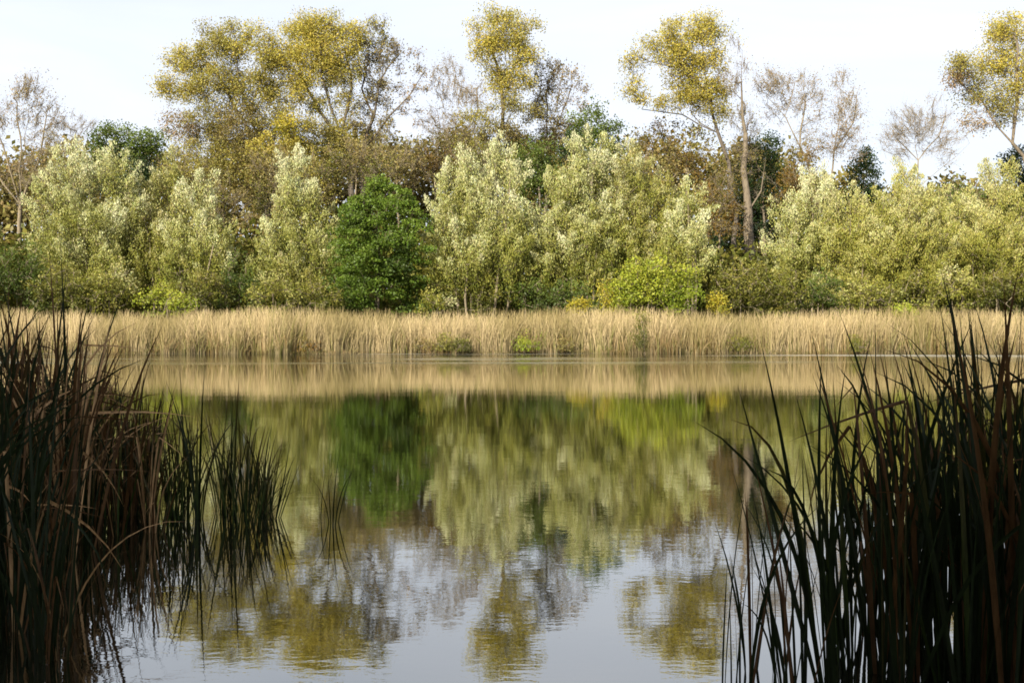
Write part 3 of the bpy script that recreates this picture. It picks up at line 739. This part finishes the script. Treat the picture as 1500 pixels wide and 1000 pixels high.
# plants mixed into the reed front
def tuft(name, label, px, py, hw, hh, pal, D, cat='plant'):
    D = float(shore_far((px-750)/F*56))+(D-56.0)-0.05
    T(name, label, cat, D, [(px, py, hw, hh), (px+hw*0.5, py+hh*0.4, hw*0.6, hh*0.6), (px-hw*0.5, py+hh*0.4, hw*0.6, hh*0.6)], [(px, 517), (px, 510), (px, py)], pal, 0.03,
      leaf=(0.16, 0.05), L_n=26, sig=0.16, dens=5.0, twigs=3, twl=0.5, upl=0.5, gz=0.02, tw_r=0.008)
for a in [
 ('green_sprig', 'leafy green willow sprig leaning out of the reeds over the water', 944, 486, 15, 30, 'olive', 55.9),
 ('sedge_tuft', 'fresh green sedge tuft at the waterline below the domed willow', 768, 505, 20, 12, 'lime', 55.9),
 ('dock_plant', 'dull brown green dock patch at the waterline, left of the sedge tuft', 660, 505, 24, 9, 'olive', 56.2),
 ('dock_plant', 'low brown dock patch among the reeds below the alder', 606, 505, 30, 9, 'brown', 56.4),
 ('dock_plant', 'dark russet dock plants right of the green sedge tuft', 815, 500, 24, 12, 'brown', 56.4),
 ('sedge_tuft', 'dull green sedge among reeds below the old poplar', 1080, 502, 24, 14, 'olive', 56.0),
 ('sedge_tuft', 'small green sedge in the reed front below the small pine', 1255, 505, 16, 10, 'olive', 56.0),
 ('dock_plant', 'low brown dock tuft in the reeds below the slender willow', 448, 503, 16, 12, 'orange', 56.5),
]: tuft(*a)

# ------------------------------------------------------------------ trees at the photographer's back (their shade covers the near reeds)
shade = [((-3.5, -5, 0), 4.6, 9.0, 6.0), ((-11, -3.5, 0), 4.8, 9.5, 6.5), ((-18, -1.5, 0), 4.8, 9.0, 6.5), ((3.5, -7, 0), 4.8, 9.0, 6.0), ((-8.5, -11, 0), 5.2, 11.5, 7.5), ((-16, -10, 0), 5.2, 12, 7.5), ((-24, -5, 0), 5, 11, 7.5)]
labs = ['leafy tree directly behind the viewpoint', 'leafy tree behind the viewpoint to the left', 'leafy tree on the near bank far to the left', 'leafy tree behind the viewpoint to the right',
        'tall tree in the second row behind the viewpoint', 'tall tree in the second row behind and left', 'tall tree ending the near bank row on the left']
for ((x, y, z), r_, cz, rz), lb in zip(shade, labs):
    T('bank_tree', lb, 'tree', 1, [(x, y, cz, r_, rz), (x+1.5, y-1, cz-1, r_*0.7, rz*0.75), (x-1.5, y+1, cz+1, r_*0.6, rz*0.7)],
      [(x, y, 0.4), (x+0.2, y, 3), (x-0.1, y-0.2, cz)], 'green', 0.28, world=True, leaf=(0.42, 0.32), L_n=22, sig=0.5, dens=0.8, twigs=0, gz=0.4)

# ------------------------------------------------------------------ near cattails
BC = {'green': (0.022, 0.044, 0.009), 'deep': (0.009, 0.016, 0.005), 'olive': (0.035, 0.036, 0.012), 'brown': (0.062, 0.034, 0.014), 'tan': (0.26, 0.17, 0.09)}  # shade put into the dark tones; dead-leaf tan brightened for sunlit tops
def blade_mesh(ht, lean, curve, p, wid, col, kink=None, twist=0.6):
    segs = 10; pos = np.zeros(3); pts = [pos.copy()]; ang = []
    for k in range(segs):
        s = (k+0.5)/segs
        a = lean+curve*s**p
        if kink and s > kink[0]: a += kink[1]
        a = min(a, 2.9)
        pos = pos+np.array([math.sin(a), 0, math.cos(a)])*ht/segs
        pts.append(pos.copy()); ang.append(a)
    ang.append(ang[-1])
    V = []; Cc = []; side = rng.normal()*0.05*ht; c0 = np.array(BC[col]); tipc = np.array(BC['brown'])*0.9 if col in ('green', 'olive') else c0*1.15
    ph = rng.uniform(0, 3.14)
    for k, (pt, a) in enumerate(zip(pts, ang)):
        s = k/segs
        w_ = wid*(0.75+0.5*min(s*3, 1))*(1-s**3.2*0.97)/1.25
        tw = ph+twist*s
        d = np.array([math.sin(a), 0, math.cos(a)]); nrm = np.array([math.cos(a), 0, -math.sin(a)])
        wv = np.array([0, 1, 0])*math.cos(tw)+nrm*math.sin(tw); up_ = np.cross(d, wv)
        cen = pt+np.array([0, side*s*s, 0])
        V += [cen-wv*w_/2, cen+up_*w_*0.16, cen+wv*w_/2]
        cc = c0*(1-s**2)+tipc*s**2
        Cc += [cc]*3
    Fq = []
    for k in range(segs):
        o = 3*k; Fq += [(o, o+1, o+4, o+3), (o+1, o+2, o+5, o+4)]
    return np_mesh('leaf', np.array(V), [np.array(Fq)], M_blade, np.array(Cc), smooth=True)
LEAF = {}
for col in BC:
    v = []
    for k in range(14):
        kink = (rng.uniform(0.5, 0.85), rng.uniform(1.0, 2.1)) if (col in ('brown', 'tan') and k % 2) or k == 0 else None
        v.append(blade_mesh(1.0, rng.uniform(0.0, 0.10), rng.choice([rng.uniform(0.05, 0.35), rng.uniform(0.4, 1.5)], p=[0.45, 0.55]), rng.uniform(1.8, 3.2), 0.0155, col, kink, rng.uniform(0.2, 1.5)))
    LEAF[col] = v
STR = {col: [blade_mesh(1.0, rng.uniform(0.0, 0.05), rng.uniform(0.02, 0.30), 2.2, 0.0155, col, None, rng.uniform(0.2, 1.2)) for _ in range(8)] for col in BC}
def head_meshes():
    def lathe(prof, k=8):
        V = []; 
        for (z, r_) in prof:
            for j in range(k): V.append((r_*math.cos(j/k*6.2832), r_*math.sin(j/k*6.2832), z))
        Fq = [(i*k+j, i*k+(j+1) % k, (i+1)*k+(j+1) % k, (i+1)*k+j) for i in range(len(prof)-1) for j in range(k)]
        return np.array(V), np.array(Fq)
    V, q = lathe([(0, .006), (0.6, .005), (1.0, .004)], 5)
    st = np_mesh('flower_stalk', V, [q], M_blade, np.tile(np.array(BC['olive']), (len(V), 1)), smooth=True)
    V, q = lathe([(0, .002), (.008, .007), (.04, .0085), (.17, .0085), (.205, .007), (.215, .003), (.30, .002), (.33, .0006)])
    hd = np_mesh('seed_head', V, [q], M_blade, np.tile(np.array((0.055, 0.026, 0.012)), (len(V), 1)), smooth=True)
    return st, hd
ST, HD = head_meshes()

def cattail(x, y, ht, n, mix, label, group, spread=0.10, lean=0.0, leandir=0.0, wide=1.0, head=False, straight=0.4, z=-0.12):
    root = thing('cattail_plant', (x, y, z), label, 'cattail', group)
    cols = list(mix); w_ = np.array([mix[c] for c in cols]); w_ = w_/w_.sum()
    for k in range(n):
        c = cols[rng.choice(len(cols), p=w_)]
        me = STR[c][rng.integers(8)] if rng.random() < straight and c != 'tan' else LEAF[c][rng.integers(14)]
        o = bpy.data.objects.new('leaf', me); C.objects.link(o); o.parent = root
        h_ = ht*rng.uniform(0.55, 1.05)
        a = rng.uniform(0, 6.283)
        o.location = (0.02*math.cos(a), 0.02*math.sin(a), 0)
        tilt = abs(rng.normal())*spread
        v = Vector((math.cos(a)*tilt+lean*math.cos(leandir), math.sin(a)*tilt+lean*math.sin(leandir), 1)).normalized()
        q = Vector((0, 0, 1)).rotation_difference(v)
        from mathutils import Quaternion
        o.rotation_mode = 'QUATERNION'; o.rotation_quaternion = q @ Quaternion((0, 0, 1), a+rng.normal()*0.5)
        ww = wide*rng.uniform(0.8, 1.35)
        # local width scales with h_, so divide it back out where it matters
        o.scale = (h_, h_, h_)
        if ww > 0: o.scale = (h_*1.0, h_*1.0, h_)
    if head:
        s = bpy.data.objects.new('flower_stalk', ST); C.objects.link(s); s.parent = root
        hh = ht*rng.uniform(0.55, 0.68); s.scale = (1, 1, hh); tx, ty = rng.normal()*0.06, rng.normal()*0.06
        s.rotation_euler = (ty, tx, 0)
        hd = bpy.data.objects.new('seed_head', HD); C.objects.link(hd); hd.parent = s
        hd.location = (0, 0, 1); hd.scale = (1, 1, 1/hh)
    return root
def X_(px, d): return (px-750)/F*d
def topz(py, d): return CH+(HZ-py)/F*d
def clump(n, pxr, dr, topf, leaves, mix, label, group, **kw):
    hf = kw.pop('heads', 0)
    for k in range(n):
        d = rng.uniform(*dr); px = rng.uniform(*pxr)
        py = topf(px)+abs(rng.normal())*45-12
        ht = max(0.6, topz(py, d)+0.16)
        cattail(X_(px, d), d, ht*1.06, leaves, mix, label, group, head=rng.random() < hf, **kw)
G1 = 'brown cattails massed on the left'
clump(60, (-160, 120), (7.2, 10.0), lambda x: np.interp(x, [-160, 40, 90, 150], [440, 455, 470, 510]), 10, {'deep': 3, 'olive': 2, 'brown': 3.2, 'tan': 3.6},
      'brown and dark cattail plant packed into the tall dense stand at the far left', G1, spread=0.10)
clump(48, (110, 235), (8.2, 10.2), lambda x: np.interp(x, [100, 150, 200, 240], [490, 530, 560, 590]), 9, {'deep': 3, 'green': 2, 'brown': 3, 'olive': 2, 'tan': 1.2},
      'dark cattail plant with browning leaves on the right flank of the left stand', 'cattails on the right flank of the left stand', spread=0.12)
clump(10, (-40, 130), (7.5, 9), lambda x: 395, 6, {'brown': 3, 'deep': 2}, 'tall cattail plant whose dark tips stick up highest above the left stand', 'tallest cattails of the left stand', spread=0.10, straight=.7)
clump(26, (240, 395), (8.6, 9.6), lambda x: np.interp(x, [240, 300, 400], [575, 560, 600]), 8, {'green': 5, 'deep': 3, 'olive': 1},
      'green cattail plant in the loose tuft standing in water beside the left stand', 'green cattails in the tuft beside the left stand', spread=0.15)
clump(5, (370, 420), (8.8, 9.4), lambda x: 640, 6, {'deep': 3, 'green': 2}, 'outermost low cattail with long leaves arching right over the water', 'arching cattails at the edge of the left tuft', spread=0.25, lean=.22, straight=.0)
clump(3, (465, 495), (8.6, 9.2), lambda x: 660, 3, {'deep': 3}, 'lone thin cattail shoot standing in open water right of the left tuft', 'lone shoots in open water on the left', spread=0.07)
clump(46, (-160, 105), (4.9, 7.4), lambda x: np.interp(x, [-160, 20, 60, 105], [480, 520, 590, 700]), 9, {'deep': 8, 'brown': 2, 'tan': .2},
      'near black cattail plant at the front of the left stand reaching the bottom of view', 'front cattails of the left stand', spread=0.10)
G2 = 'dark cattails massed on the right'
clump(24, (1245, 1430), (4.7, 5.9), lambda x: np.interp(x, [1225, 1300, 1420], [560, 515, 505]), 7, {'deep': 6, 'green': 1, 'brown': 1.5},
      'near black broad leaved cattail plant in the dense stand at the right', G2, spread=0.10, heads=.04, straight=.35)
clump(38, (1410, 1640), (4.5, 6.0), lambda x: np.interp(x, [1400, 1450, 1640], [500, 450, 430]), 9, {'deep': 6, 'green': 1, 'brown': 2},
      'tall near black cattail plant at the far right edge of the stand', 'tall dark cattails at the right edge', spread=0.07, heads=.03, straight=.4)
clump(6, (1195, 1250), (4.7, 5.4), lambda x: 540, 6, {'deep': 5, 'green': 1}, 'dark cattail plant leaning left on the left flank of the right hand stand', 'leaning cattails on the left flank of the right stand', spread=0.09, lean=.10, leandir=math.pi, straight=.4)
clump(8, (1085, 1190), (4.55, 5.1), lambda x: 660, 4, {'deep': 4, 'brown': 1}, 'short thin cattail plant in the sparse group left of the right hand stand', 'sparse short cattails left of the right stand', spread=0.10, straight=.6)
clump(2, (1028, 1075), (4.7, 4.9), lambda x: 735, 2, {'deep': 4}, 'single upright cattail blade standing farthest from the right hand stand', 'single blades in open water on the right', spread=0.05, straight=1)
clump(4, (1440, 1520), (5.0, 5.6), lambda x: 395, 4, {'brown': 3, 'deep': 2}, 'tallest cattail plant, its brown bent tips above the right edge stand', 'tallest cattails of the right stand', spread=0.10, straight=.2)
